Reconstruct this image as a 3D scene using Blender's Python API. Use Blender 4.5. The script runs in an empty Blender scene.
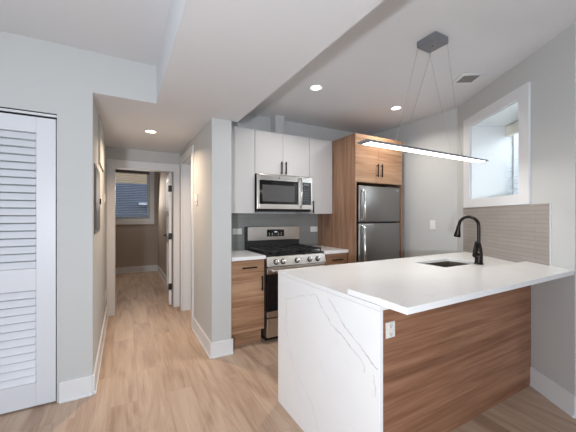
import bpy, bmesh, math, random
from mathutils import Vector, Matrix
random.seed(4)
S = bpy.context.scene
COL = S.collection
R = math.radians

# ------------------------------------------------------------ camera
YAW = math.atan((288-124)/294.0)
cd = bpy.data.cameras.new('camera'); cam = bpy.data.objects.new('camera', cd); COL.objects.link(cam)
cd.sensor_width = 36.0; cd.lens = 294.0/576*36; cd.shift_y = 0.5/576; cd.clip_start = 0.02
cam.location = (0, 0, 1.31); cam.rotation_euler = (R(90), 0, -YAW)
S.camera = cam
# ------------------------------------------------------------ world, light, exposure
S.view_settings.view_transform = 'Standard'; S.view_settings.look = 'None'
S.view_settings.gamma = 1; S.view_settings.use_curve_mapping = False
S.view_settings.exposure = -0.52
W = bpy.data.worlds.new('world'); S.world = W; W.use_nodes = True
bg = W.node_tree.nodes['Background']; bg.inputs[0].default_value = (0.84, 0.92, 1.0, 1); bg.inputs[1].default_value = 2.2

def area(name, loc, target, size, power, color=(1, 1, 1), size_y=None, spread=180):
    l = bpy.data.lights.new(name, 'AREA'); l.energy = power; l.color = color; l.size = size
    if size_y: l.shape = 'RECTANGLE'; l.size_y = size_y
    l.spread = R(spread)
    o = bpy.data.objects.new(name, l); COL.objects.link(o); o.location = loc
    o.rotation_euler = (Vector(target)-Vector(loc)).to_track_quat('-Z', 'Y').to_euler()
    return o
# unseen daylight-coloured fill lights added behind the camera and on the left, without windows
area('added_fill_back', (-0.9, -3.1, 1.45), (-0.6, 2.6, 1.3), 1.5, 40, (0.80, 0.90, 1.0), 1.5)
area('added_fill_back', (2.6, -3.1, 1.45), (2.2, 2.6, 1.2), 1.5, 22, (0.84, 0.92, 1.0), 1.5)
area('added_fill_side', (-2.5, 0.4, 1.5), (2, 1.2, 1.3), 1.4, 24, (0.80, 0.90, 1.0), 1.4)
# assumed lamp beside the camera, unseen, inferred from the soffit's shadow on the ceiling
area('assumed_key_lamp', (-0.60, -0.6, 1.15), (1.4, 2.2, 1.75), 0.10, 80, (0.91, 0.95, 1.0))
# lights added for daylight in the far bedroom and at the small kitchen window
area('daylight_bedroom', (0.25, 7.5, 1.85), (0.3, 5.0, 0.6), 0.7, 16, (1, 0.90, 0.80), 0.7)
area('daylight_kitchen_window', (3.72, 1.00, 2.1), (3.2, 1.45, 1.8), 0.7, 12, (.92, .97, 1.0), 0.7)
area('daylight_kitchen_reveal', (3.335, 1.217, 1.85), (2.9, 1.495, 1.85), 0.6, 2.0, (.97, .99, 1.0), 0.55)

# ------------------------------------------------------------ node helpers
def mat(name, color=(0.8, 0.8, 0.8), rough=0.5, metal=0.0, spec=0.5, emit=None, estr=0.0, coat=0.0):
    m = bpy.data.materials.new(name); m.use_nodes = True
    b = m.node_tree.nodes['Principled BSDF']
    b.inputs['Base Color'].default_value = (*color, 1); b.inputs['Roughness'].default_value = rough
    b.inputs['Metallic'].default_value = metal; b.inputs['Specular IOR Level'].default_value = spec
    b.inputs['Coat Weight'].default_value = coat
    if emit: b.inputs['Emission Color'].default_value = (*emit, 1); b.inputs['Emission Strength'].default_value = estr
    return m
def N(m, t): return m.node_tree.nodes.new(t)
def LK(m, a, b): m.node_tree.links.new(a, b)
def BS(m): return m.node_tree.nodes['Principled BSDF']
def srgb(r, g, b):
    f = lambda c: (c/255/12.92) if c/255 <= 0.04045 else ((c/255+0.055)/1.055)**2.4
    return (f(r), f(g), f(b))
def noise(m, vec, scale, detail=3, rough=0.5, dist=0):
    n = N(m, 'ShaderNodeTexNoise'); n.inputs['Scale'].default_value = scale; n.inputs['Detail'].default_value = detail
    n.inputs['Roughness'].default_value = rough; n.inputs['Distortion'].default_value = dist
    if vec is not None: LK(m, vec, n.inputs['Vector'])
    return n
def mapping(m, vec, scale=(1, 1, 1), rot=(0, 0, 0), loc=(0, 0, 0)):
    n = N(m, 'ShaderNodeMapping'); n.inputs['Scale'].default_value = scale; n.inputs['Rotation'].default_value = rot
    n.inputs['Location'].default_value = loc; LK(m, vec, n.inputs['Vector']); return n.outputs[0]
def ramp(m, fac, stops):
    n = N(m, 'ShaderNodeValToRGB'); e = n.color_ramp.elements
    while len(e) > 1: e.remove(e[-1])
    e[0].position = stops[0][0]; e[0].color = (*stops[0][1], 1)
    for p, c in stops[1:]:
        k = e.new(p); k.color = (*c, 1)
    LK(m, fac, n.inputs[0]); return n.outputs[0]
def mixc(m, fac, a, b, mode='MIX'):
    n = N(m, 'ShaderNodeMix'); n.data_type = 'RGBA'; n.blend_type = mode
    for s, v in ((0, fac), (6, a), (7, b)):
        if hasattr(v, 'links'): LK(m, v, n.inputs[s])
        elif s == 0: n.inputs[s].default_value = v
        else: n.inputs[s].default_value = (*v, 1)
    return n.outputs[2]
def math_(m, op, a, b=0.0, c=None, clamp=False):
    n = N(m, 'ShaderNodeMath'); n.operation = op; n.use_clamp = clamp
    for i, v in enumerate((a, b) if c is None else (a, b, c)):
        if hasattr(v, 'links'): LK(m, v, n.inputs[i])
        else: n.inputs[i].default_value = v
    return n.outputs[0]
def bump(m, h, strength=0.1, dist=0.01):
    n = N(m, 'ShaderNodeBump'); n.inputs['Strength'].default_value = strength; n.inputs['Distance'].default_value = dist
    LK(m, h, n.inputs['Height']); LK(m, n.outputs[0], BS(m).inputs['Normal'])
def objco(m): return N(m, 'ShaderNodeTexCoord').outputs['Object']

def paint(name, color, rough=0.6):
    m = mat(name, color, rough, spec=0.3); v = objco(m)
    n = noise(m, v, 260, 2); bump(m, n.outputs[0], 0.04, 0.002)
    n2 = noise(m, v, 1.1, 2)
    LK(m, mixc(m, n2.outputs[0], tuple(c*0.975 for c in color), tuple(min(1, c*1.02) for c in color)), BS(m).inputs['Base Color'])
    return m
def wood(name, dark, mid, light, axis='x', rough=0.42, band=7.0, seed=0.0):
    """smooth laminate with long grain along the given axis"""
    m = mat(name, mid, rough, spec=0.35); v = objco(m)
    k = {'x': (1, 1, 1), 'z': (1, 1, 1)}
    def sc(a, b): return {'x': (a, b, b), 'y': (b, a, b), 'z': (b, b, a)}[axis]
    v1 = mapping(m, v, sc(0.42, band), loc=(seed, seed*1.7, seed*0.6))
    n1 = noise(m, v1, 1.0, 6, 0.6, 1.6)
    v2 = mapping(m, v, sc(1.6, 60), loc=(seed, 0, 0)); n2 = noise(m, v2, 1.0, 4, 0.65, 0.3)
    v3 = mapping(m, v, sc(1.5, 22), loc=(0, seed, 0)); n3 = noise(m, v3, 1.0, 3, 0.5, 1.2)
    a = math_(m, 'MULTIPLY', n1.outputs[0], 0.48)
    a = math_(m, 'MULTIPLY_ADD', n2.outputs[0], 0.27, a)
    a = math_(m, 'MULTIPLY_ADD', n3.outputs[0], 0.25, a)
    c = ramp(m, a, [(0.34, dark), (0.47, mid), (0.60, light), (0.72, mid)])
    LK(m, c, BS(m).inputs['Base Color']); bump(m, n2.outputs[0], 0.05, 0.002)
    return m

# ------------------------------------------------------------ materials
M = {}
M['wall'] = paint('wall_paint', srgb(193, 195, 195))
M['wall_bed'] = paint('bedroom_paint', srgb(176, 164, 152))
M['ceil'] = paint('ceiling_paint', srgb(216, 217, 220), 0.7)
M['trim'] = mat('trim_paint', srgb(219, 221, 224), 0.38)
M['door'] = mat('door_paint', srgb(212, 215, 222), 0.4)
M['cab_white'] = mat('cabinet_white', srgb(193, 193, 194), 0.4)
M['black'] = mat('black_metal', (0.012, 0.011, 0.010), 0.35, 0.4)
M['bronze'] = mat('bronze_black', (0.018, 0.014, 0.012), 0.26, 0.75)
M['blackglass'] = mat('black_glass', (0.008, 0.008, 0.009), 0.07, 0, 0.6)
M['castiron'] = mat('cast_iron', (0.014, 0.014, 0.015), 0.55)
M['darkgap'] = mat('shadow_gap_black', (0.006, 0.006, 0.006), 0.8)
M['plastic'] = mat('white_plastic', srgb(232, 231, 228), 0.35)
M['plastic_dark'] = mat('socket_slot', (0.03, 0.03, 0.03), 0.5)
M['chrome'] = mat('polished_steel', (0.75, 0.74, 0.72), 0.16, 1)
M['greymetal'] = mat('grey_anodised', srgb(128, 130, 136), 0.45, 0.3)
M['wire'] = mat('steel_wire', (0.42, 0.42, 0.42), 0.35, 0.8)
M['wood'] = wood('oak_laminate_horizontal', srgb(122, 91, 69), srgb(158, 122, 95), srgb(182, 149, 121), 'x')
M['wood_v'] = wood('oak_laminate_vertical', srgb(106, 78, 60), srgb(136, 103, 81), srgb(158, 124, 100), 'z', seed=3)
M['oak_shaded'] = wood('oak_laminate_shaded', srgb(112, 77, 58), srgb(144, 103, 79), srgb(168, 126, 100), 'x', 0.5, 11.0, 7.3)  # same oak as the cabinets, with the island's shade mixed into its colours

def stainless(name, color, rough, axis='x'):
    m = mat(name, color, rough, 1.0); v = objco(m)
    n = noise(m, mapping(m, v, {'x': (2, 400, 400), 'z': (400, 400, 2)}[axis]), 1, 2)
    LK(m, math_(m, 'MULTIPLY_ADD', n.outputs[0], 0.12, rough-0.06), BS(m).inputs['Roughness'])
    return m
M['steel'] = stainless('brushed_steel', (0.62, 0.59, 0.56), 0.3)
M['steel_fridge'] = stainless('brushed_grey_steel', (0.29, 0.285, 0.28), 0.36)
M['sink'] = stainless('sink_steel', (0.34, 0.31, 0.27), 0.45)

def floor_mat():
    m = mat('oak_plank_floor', (0.4, 0.3, 0.2), 0.42, spec=0.35); v = objco(m)
    vr = mapping(m, v, rot=(0, 0, R(90)))
    br = N(m, 'ShaderNodeTexBrick'); LK(m, vr, br.inputs['Vector'])
    br.offset = 0.37; br.inputs['Color1'].default_value = (0, 0, 0, 1); br.inputs['Color2'].default_value = (1, 1, 1, 1)
    br.inputs['Mortar'].default_value = (0.5, 0.5, 0.5, 1)
    br.inputs['Scale'].default_value = 1; br.inputs['Brick Width'].default_value = 1.22; br.inputs['Row Height'].default_value = 0.185
    br.inputs['Mortar Size'].default_value = 0.0012; br.inputs['Mortar Smooth'].default_value = 0.3
    rnd = br.outputs['Color']
    off = N(m, 'ShaderNodeVectorMath'); off.operation = 'SCALE'; LK(m, rnd, off.inputs[0]); off.inputs[3].default_value = 9
    ad = N(m, 'ShaderNodeVectorMath'); ad.operation = 'ADD'; LK(m, v, ad.inputs[0]); LK(m, off.outputs[0], ad.inputs[1])
    g1 = noise(m, mapping(m, ad.outputs[0], (5.5, 0.75, 1)), 1, 5, 0.5, 2.2)
    g2 = noise(m, mapping(m, ad.outputs[0], (70, 2.2, 1)), 1, 4, 0.6, 0.3)
    g3 = noise(m, mapping(m, v, (1.1, 0.5, 1)), 1, 2)
    a = math_(m, 'MULTIPLY', g1.outputs[0], 0.50)
    a = math_(m, 'MULTIPLY_ADD', g2.outputs[0], 0.26, a)
    a = math_(m, 'MULTIPLY_ADD', rnd, 0.07, a)
    a = math_(m, 'MULTIPLY_ADD', g3.outputs[0], 0.10, a)
    c = ramp(m, a, [(0.34, srgb(150, 124, 105)), (0.46, srgb(178, 153, 133)), (0.58, srgb(192, 170, 151)), (0.72, srgb(202, 182, 165))])
    seam = math_(m, 'MULTIPLY', br.outputs['Fac'], 0.22)
    c = mixc(m, seam, c, srgb(90, 66, 50)); LK(m, c, BS(m).inputs['Base Color'])
    bump(m, g2.outputs[0], 0.05, 0.002)
    LK(m, math_(m, 'MULTIPLY_ADD', g1.outputs[0], 0.15, 0.34), BS(m).inputs['Roughness'])
    return m
M['floor'] = floor_mat()

def tile_mat(name, base, grout, axis_u=(1, 0, 0), tw=0.305, th=0.05, grain=True, rough=0.35):
    """horizontal stacked tile; u runs along the wall, v is height"""
    m = mat(name, base, rough, spec=0.45); v = objco(m)
    d = N(m, 'ShaderNodeVectorMath'); d.operation = 'DOT_PRODUCT'; LK(m, v, d.inputs[0]); d.inputs[1].default_value = axis_u
    s = N(m, 'ShaderNodeSeparateXYZ'); LK(m, v, s.inputs[0])
    cb = N(m, 'ShaderNodeCombineXYZ'); LK(m, d.outputs['Value'], cb.inputs[0]); LK(m, s.outputs[2], cb.inputs[1])
    br = N(m, 'ShaderNodeTexBrick'); LK(m, cb.outputs[0], br.inputs['Vector']); br.offset = 0.5
    br.inputs['Color1'].default_value = (*[c*0.95 for c in base], 1); br.inputs['Color2'].default_value = (*[c*1.06 for c in base], 1)
    br.inputs['Mortar'].default_value = (*grout, 1); br.inputs['Scale'].default_value = 1
    br.inputs['Brick Width'].default_value = tw; br.inputs['Row Height'].default_value = th
    br.inputs['Mortar Size'].default_value = 0.0014; br.inputs['Mortar Smooth'].default_value = 0.2
    n = noise(m, mapping(m, cb.outputs[0], (4, 90, 1)), 1, 3)
    c = mixc(m, 0.2 if grain else 0.05, br.outputs['Color'], ramp(m, n.outputs[0], [(0.3, tuple(x*0.8 for x in base)), (0.7, tuple(x*1.15 for x in base))]))
    LK(m, c, BS(m).inputs['Base Color'])
    inv = math_(m, 'SUBTRACT', 1.0, br.outputs['Fac']); bump(m, inv, 0.3, 0.001)
    return m
WD = Vector((.5388, .8424, 0)); WN = Vector((.8424, -.5388, 0)); W0 = Vector((2.775, 1.082, 0))
M['tile_beige'] = tile_mat('beige_linear_tile', srgb(154, 148, 143), srgb(118, 113, 109), tuple(WD), 0.30, 0.033)
M['tile_grey'] = tile_mat('grey_wall_tile', srgb(140, 141, 139), srgb(128, 129, 127), (1, 0, 0), 0.305, 0.1, False, 0.25)

def quartz_mat(name, polylines=()):
    m = mat(name, srgb(236, 236, 237), 0.16, spec=0.5); v = objco(m)
    nz = noise(m, v, 3.0, 4, 0.6)
    # soft broad clouding plus thin crack-like veins
    vn = noise(m, mapping(m, v, rot=(0.4, 0.3, 0.7)), 1.3, 5, 0.55, 0.6)
    d = math_(m, 'ABSOLUTE', math_(m, 'SUBTRACT', vn.outputs[0], 0.5))
    vein = math_(m, 'SUBTRACT', 1.0, math_(m, 'MULTIPLY', d, 130.0), clamp=True)
    brk = noise(m, v, 5.0, 3, 0.6)
    vein = math_(m, 'MULTIPLY', vein, math_(m, 'MULTIPLY_ADD', brk.outputs[0], 2.2, -0.95, clamp=True), clamp=True)
    fac = math_(m, 'MULTIPLY', vein, 0.28 if not polylines else 0.10)
    if polylines:
        dn = noise(m, v, 14.0, 4, 0.6)
        sb = N(m, 'ShaderNodeVectorMath'); sb.operation = 'SUBTRACT'; LK(m, dn.outputs['Color'], sb.inputs[0]); sb.inputs[1].default_value = (.5, .5, .5)
        sc = N(m, 'ShaderNodeVectorMath'); sc.operation = 'SCALE'; LK(m, sb.outputs[0], sc.inputs[0]); sc.inputs[3].default_value = 0.045
        ad = N(m, 'ShaderNodeVectorMath'); ad.operation = 'ADD'; LK(m, v, ad.inputs[0]); LK(m, sc.outputs[0], ad.inputs[1])
        sp = N(m, 'ShaderNodeSeparateXYZ'); LK(m, ad.outputs[0], sp.inputs[0])
        py, pz = sp.outputs[1], sp.outputs[2]
        for (y0, z0, y1, z1, w, s) in polylines:
            dy, dz = y1-y0, z1-z0; L2 = dy*dy+dz*dz
            ay = math_(m, 'SUBTRACT', py, y0); az = math_(m, 'SUBTRACT', pz, z0)
            t = math_(m, 'MULTIPLY_ADD', az, dz/L2, math_(m, 'MULTIPLY', ay, dy/L2), clamp=True)
            ey = math_(m, 'MULTIPLY_ADD', t, -dy, ay); ez = math_(m, 'MULTIPLY_ADD', t, -dz, az)
            r = math_(m, 'SQRT', math_(m, 'MULTIPLY_ADD', ey, ey, math_(m, 'MULTIPLY', ez, ez)))
            k = math_(m, 'MULTIPLY', math_(m, 'SUBTRACT', 1.0, math_(m, 'DIVIDE', r, w), clamp=True), s)
            k = math_(m, 'MULTIPLY', k, math_(m, 'MULTIPLY_ADD', brk.outputs[0], 2.6, -0.75, clamp=True))
            fac = math_(m, 'MAXIMUM', fac, k)
    base = mixc(m, nz.outputs[0], srgb(228, 229, 231), srgb(238, 239, 240))
    LK(m, mixc(m, fac, base, srgb(120, 116, 116)), BS(m).inputs['Base Color'])
    return m
M['quartz'] = quartz_mat('white_quartz')

M['lens'] = mat('lamp_lens', (1, 1, 1), 0.5, emit=(1.0, 0.96, 0.92), estr=9)
M['lens_warm'] = mat('lamp_lens_warm', (1, 1, 1), 0.5, emit=(1.0, 0.86, 0.68), estr=8)
M['led'] = mat('led_diffuser', (1, 1, 1), 0.5, emit=(1.0, 0.96, 0.90), estr=7)
M['blind'] = mat('blind_slat', srgb(226, 230, 232), 0.35)
mb = M['blind']; tr = N(mb, 'ShaderNodeBsdfTranslucent'); tr.inputs[0].default_value = (.85, .88, .9, 1)
mx = N(mb, 'ShaderNodeMixShader'); mx.inputs[0].default_value = .45; LK(mb, BS(mb).outputs[0], mx.inputs[1]); LK(mb, tr.outputs[0], mx.inputs[2])
LK(mb, mx.outputs[0], mb.node_tree.nodes['Material Output'].inputs['Surface'])
M['vent'] = mat('vent_metal', srgb(150, 146, 142), 0.5, 0.3)
M['glass'] = mat('window_glass', (0.9, 0.95, 1.0), 0.02, 0, 0.5)
BS(M['glass']).inputs['Transmission Weight'].default_value = 1.0; BS(M['glass']).inputs['IOR'].default_value = 1.08
M['brick'] = tile_mat('neighbour_brick', srgb(190, 160, 128), srgb(205, 200, 190), (1, 0, 0), 0.22, 0.075, False, 0.8)
M['siding'] = mat('dark_siding', srgb(92, 100, 118), 0.7)
M['snow'] = mat('snow', srgb(235, 238, 245), 0.7)
M['ground'] = mat('ground_outside', srgb(120, 122, 125), 0.9)

# ------------------------------------------------------------ mesh helpers
def BM(): return bmesh.new()
def box(bm, x0, x1, y0, y1, z0, z1, fn=None):
    c = [(x, y, z) for z in (z0, z1) for y in (y0, y1) for x in (x0, x1)]
    if fn: c = [fn(*p) for p in c]
    v = [bm.verts.new(p) for p in c]
    for f in ((0, 2, 3, 1), (4, 5, 7, 6), (0, 1, 5, 4), (2, 6, 7, 3), (0, 4, 6, 2), (1, 3, 7, 5)):
        bm.faces.new([v[i] for i in f])
    return bm
def rbox(bm, x0, x1, y0, y1, z0, z1, r=0.003, fn=None, seg=2):
    t = bmesh.new(); box(t, x0, x1, y0, y1, z0, z1)
    bmesh.ops.bevel(t, geom=list(t.edges), offset=r, segments=seg, affect='EDGES', profile=0.5)
    if fn:
        for v in t.verts: v.co = Vector(fn(*v.co))
    me = bpy.data.meshes.new('t'); t.to_mesh(me); t.free(); bm.from_mesh(me); bpy.data.meshes.remove(me)
    return bm
def prism(bm, pts, z0, z1):
    a = [bm.verts.new((x, y, z0)) for x, y in pts]; b = [bm.verts.new((x, y, z1)) for x, y in pts]
    n = len(pts)
    bm.faces.new(a[::-1]); bm.faces.new(b)
    for i in range(n): bm.faces.new((a[i], a[(i+1) % n], b[(i+1) % n], b[i]))
    return bm
def tube(bm, pts, rad, n=12, cap=True):
    pts = [Vector(p) for p in pts]; rads = rad if isinstance(rad, (list, tuple)) else [rad]*len(pts)
    rings = []; up = None
    for i, p in enumerate(pts):
        t = (pts[min(i+1, len(pts)-1)]-pts[max(i-1, 0)]).normalized()
        if up is None:
            up = Vector((0, 0, 1)) if abs(t.z) < 0.9 else Vector((1, 0, 0))
        s = t.cross(up).normalized(); up = s.cross(t).normalized()
        rings.append([bm.verts.new(p+(s*math.cos(2*math.pi*k/n)+up*math.sin(2*math.pi*k/n))*rads[i]) for k in range(n)])
    for i in range(len(rings)-1):
        for k in range(n): bm.faces.new((rings[i][k], rings[i][(k+1) % n], rings[i+1][(k+1) % n], rings[i+1][k]))
    if cap: bm.faces.new(rings[0][::-1]); bm.faces.new(rings[-1])
    return bm
def lathe(bm, c, prof, axis=(0, 0, 1), n=28):
    q = Vector((0, 0, 1)).rotation_difference(Vector(axis)); c = Vector(c)
    rings = [[bm.verts.new(c+q @ Vector((r*math.cos(2*math.pi*k/n), r*math.sin(2*math.pi*k/n), h))) for k in range(n)] for r, h in prof]
    for i in range(len(rings)-1):
        for k in range(n): bm.faces.new((rings[i][k], rings[i][(k+1) % n], rings[i+1][(k+1) % n], rings[i+1][k]))
    bm.faces.new(rings[0][::-1]); bm.faces.new(rings[-1])
    return bm
def wl(s, o, z):   # window-wall frame: s along wall, o outward behind the face, z up
    p = W0+WD*s+WN*o; return (p.x, p.y, z)

def obj(name, bm, m, parent=None, smooth=False, bevel=0):
    bmesh.ops.recalc_face_normals(bm, faces=list(bm.faces))
    me = bpy.data.meshes.new(name)
    if parent is not None:
        inv = world(parent).inverted(); off = None
        for v in bm.verts: v.co = inv @ v.co
    else:
        xs = [v.co.x for v in bm.verts]; ys = [v.co.y for v in bm.verts]; zs = [v.co.z for v in bm.verts]
        off = Vector(((min(xs)+max(xs))/2, (min(ys)+max(ys))/2, min(zs)))
        for v in bm.verts: v.co -= off
    bm.to_mesh(me); bm.free(); me.materials.append(m)
    if smooth:
        for p in me.polygons: p.use_smooth = True
    o = bpy.data.objects.new(name, me); COL.objects.link(o)
    if parent is not None: o.parent = parent
    else: o.location = off
    if smooth:
        md = o.modifiers.new('es', 'EDGE_SPLIT'); md.split_angle = R(38)
    if bevel:
        md = o.modifiers.new('bv', 'BEVEL'); md.width = bevel; md.segments = 2; md.limit_method = 'ANGLE'
    return o
def world(o):
    mtx = Matrix.LocRotScale(o.location, o.rotation_euler, o.scale)
    return world(o.parent) @ mtx if o.parent else mtx
def thing(name, loc, label, cat, group=None, rotz=0, kind=None):
    o = bpy.data.objects.new(name, None); COL.objects.link(o); o.location = loc; o.rotation_euler = (0, 0, rotz)
    o.empty_display_size = 0.1
    return tag(o, label, cat, group, kind)
def tag(o, label, cat=None, group=None, kind=None):
    o['label'] = label
    if cat: o['category'] = cat
    if group: o['group'] = group
    if kind: o['kind'] = kind
    return o
def struct(name, bm, m, label, cat, smooth=False, parent=None, bevel=0):
    o = obj(name, bm, m, parent, smooth, bevel)
    if parent is None: tag(o, label, cat, kind='structure')
    return o

# ============================================================ STRUCTURE
ZL, ZK, ZH = 2.525, 2.574, 2.224
LX, BX, YB, YC = -2.6, 4.5, -3.2, 2.595
YW, XR = 3.40, 3.376            # kitchen back wall, kitchen right side wall
HX0, HX1, YD = -0.202, 0.71, 4.52
struct('floor', box(BM(), LX-.1, BX+.6, YB-.1, 8.0, -0.1, 0), M['floor'], 'oak plank floor running through kitchen and hallway', 'floor')
struct('ceiling', box(BM(), LX-.1, 0.23, YB-.1, YC+.1, ZL, ZL+.2), M['ceil'], 'white ceiling of the living area left of the soffit', 'ceiling')
struct('ceiling', prism(BM(), [(.96, YB-.1), (BX+.1, YB-.1), wl(-.26, 2.4, 0)[:2], wl(-.26, .5, 0)[:2], wl(1.115, .5, 0)[:2], (XR+.12, 2.02), (XR+.12, YW+.1), (.96, YW+.1)], ZK, ZK+.2), M['ceil'], 'white kitchen ceiling right of the soffit', 'ceiling')
struct('trim_1', box(BM(), 0.23, 0.96, YB-.1, 2.72, ZH, 2.8), M['ceil'], 'wide dropped soffit running above the camera towards the hallway', 'soffit')
struct('ceiling', prism(prism(BM(), [(HX0-.15, YC+.1), (0.23, YC+.1), (0.23, 2.72), (0.897, 2.72), (0.897, YD), (HX0-.15, YD)], ZH, ZH+.2), [(HX0, YC+.001), (0.2295, YC+.001), (0.2295, YC+.1), (HX0, YC+.1)], ZH, ZH+.0025), M['ceil'], 'low hallway ceiling with one warm downlight', 'ceiling')
bm = BM(); box(bm, LX, -1.22, YC, YC+.1, 0, ZL); box(bm, -1.22, -0.412, YC, YC+.1, 2.03, ZL); box(bm, -0.412, HX0, YC, YC+.1, 0, ZL)
box(bm, HX0, 0.23, YC, YC+.1, ZH+.003, ZL)
struct('wall_closet', bm, M['wall'], 'pale grey wall around the louvered closet and above the hallway', 'wall')
struct('wall_closet_inside', box(BM(), -1.4, -0.32, YC+.62, YC+.7, 0, 2.2), M['wall'], 'wall at the back of the closet', 'wall')
struct('wall_hall_left', box(BM(), HX0-.12, HX0, YC+.1, YD, 0, ZH), M['wall'], 'left wall of the narrow hallway', 'wall')
bm = BM(); box(bm, HX1, 0.897, 2.72, 3.60, 0, ZH+.3); box(bm, HX1, 0.91, 3.60, 4.29, 2.05, ZH+.3); box(bm, HX1, 0.91, 4.29, YD, 0, ZH+.3)
struct('wall_hall_right', bm, M['wall'], 'right hallway wall ending in a pale pillar beside the kitchen', 'wall')
struct('wall_side_room', box(BM(), 1.9, 2.0, YW+.1, YD+.1, 0, 2.4), M['wall'], 'wall of the room beyond the side doorway', 'wall')
struct('wall_kitchen', box(BM(), 0.91, XR+.6, YW, YW+.1, 0, ZK), M['wall'], 'kitchen back wall behind the cabinets', 'wall')
struct('wall_right', box(BM(), XR, XR+.12, 2.02, YW, 0, ZK), M['wall'], 'grey side wall between fridge cabinet and angled window wall', 'wall')
# angled window wall with deep opening
IS0, IS1, IZ0, IZ1 = 0.11, 0.832, 1.487, 2.27
bm = BM()
box(bm, -0.378, IS0, 0, 0.5, 0, ZK, wl); box(bm, IS1, 1.115, 0, 0.5, 0, ZK, wl)
box(bm, IS0, IS1, 0, 0.5, 0, IZ0, wl); box(bm, IS0, IS1, 0, 0.5, IZ1, ZK, wl)
struct('wall_window', bm, M['wall'], 'angled grey wall with the deep set kitchen window', 'wall')
struct('wall_return', box(BM(), -0.378, -0.26, 0.5, 2.4, 0, ZK, wl), M['wall'], 'wall returning to the right past the bar', 'wall')
struct('wall_east', box(BM(), BX, BX+.1, YB, 0.2, 0, ZK), M['wall'], 'right wall of the living area', 'wall')
struct('wall_left', box(BM(), LX-.1, LX, YB, YC, 0, ZL), M['wall'], 'left wall of the living area', 'wall')
struct('wall_back', box(BM(), LX, BX, YB-.1, YB, 0, ZK), M['wall'], 'wall of the living area behind the camera', 'wall')
# hallway end partition with door opening
DX0, DX1, DZ = -0.112, 0.635, 1.965
bm = BM(); box(bm, HX0-.12, DX0, YD, YD+.11, 0, 2.56); box(bm, DX1, 0.91, YD, YD+.11, 0, 2.56); box(bm, DX0, DX1, YD, YD+.11, DZ, 2.56)
struct('wall_hall_end', bm, M['wall'], 'wall with the doorway at the end of the hallway', 'wall')
# far bedroom
YR = 7.75; RX0, RX1 = -1.6, 0.72
bx0, bx1, bz0, bz1 = -0.32, 0.535, 1.255, 2.38
bm = BM(); box(bm, RX0, bx0, YR, YR+.15, 0, 2.56); box(bm, bx1, RX1+.1, YR, YR+.15, 0, 2.56); box(bm, bx0, bx1, YR, YR+.15, 0, bz0); box(bm, bx0, bx1, YR, YR+.15, bz1, 2.56)
struct('wall_bedroom_back', bm, M['wall_bed'], 'far bedroom wall below and around its window', 'wall')
struct('wall_bedroom_right', box(BM(), RX1, RX1+.1, YD+.11, YR, 0, 2.56), M['wall_bed'], 'right wall of the bedroom behind the open door', 'wall')
struct('wall_bedroom_left', box(BM(), RX0-.1, RX0, YD+.11, YR, 0, 2.56), M['wall_bed'], 'left wall of the bedroom', 'wall')
struct('wall_bedroom_front', box(BM(), RX0, HX0-.12, YD, YD+.11, 0, 2.56), M['wall_bed'], 'bedroom wall beside its doorway', 'wall')
struct('ceiling', box(BM(), RX0-.1, RX1+.1, YD+.1, YR+.15, 2.56, 2.66), M['ceil'], 'ceiling of the far bedroom', 'ceiling')

# raised panel on hall left wall
struct('trim_2', box(BM(), HX0, HX0+.014, 3.14, 3.80, 1.80, ZH), M['wall'], 'shallow boxed out panel high on the left hallway wall', 'trim')

# baseboards (board + shoe)
def baseboard(name, p0, p1, label, h=0.142, side=1):
    """board standing against the wall line p0-p1, projecting to the left of the direction"""
    p0, p1 = Vector((*p0, 0)), Vector((*p1, 0)); d = (p1-p0); L = d.length; d.normalize(); n = Vector((-d.y, d.x, 0))*side
    def fn(x, y, z):
        q = p0+d*x+n*y; return (q.x, q.y, z)
    bm = BM(); rbox(bm, 0, L, 0.0005, 0.014, 0, h, 0.002, fn); rbox(bm, 0, L, 0.0145, 0.024, 0, 0.018, 0.003, fn)
    return struct(name, bm, M['trim'], label, 'baseboard')
baseboard('baseboard_closet', (HX0, YC), (-0.398, YC), 'white baseboard between closet door and hallway corner')
baseboard('baseboard_hall_left', (HX0, YD), (HX0, YC-.014), 'long white baseboard on the left hallway wall')
baseboard('baseboard_hall_right', (HX1, 2.706), (HX1, 3.515), 'white baseboard along the right hallway wall')
baseboard('baseboard_pillar', (0.911, 2.72), (HX1, 2.72), 'white baseboard around the front of the pillar')
baseboard('baseboard_window', wl(-0.392, 0, 0)[:2], wl(-0.012, 0, 0)[:2], 'white baseboard under the bar overhang')
baseboard('baseboard_return', wl(-0.378, 1.2, 0)[:2], wl(-0.378, 0.0, 0)[:2], 'white baseboard on the wall corner at the right edge')
baseboard('baseboard_bedroom', (RX1, YR), (RX0, YR), 'white baseboard below the bedroom window')
baseboard('baseboard_bedroom_side', (RX1, YD+.2), (RX1, YR), 'white baseboard on the bedroom wall behind the open door')

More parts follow.
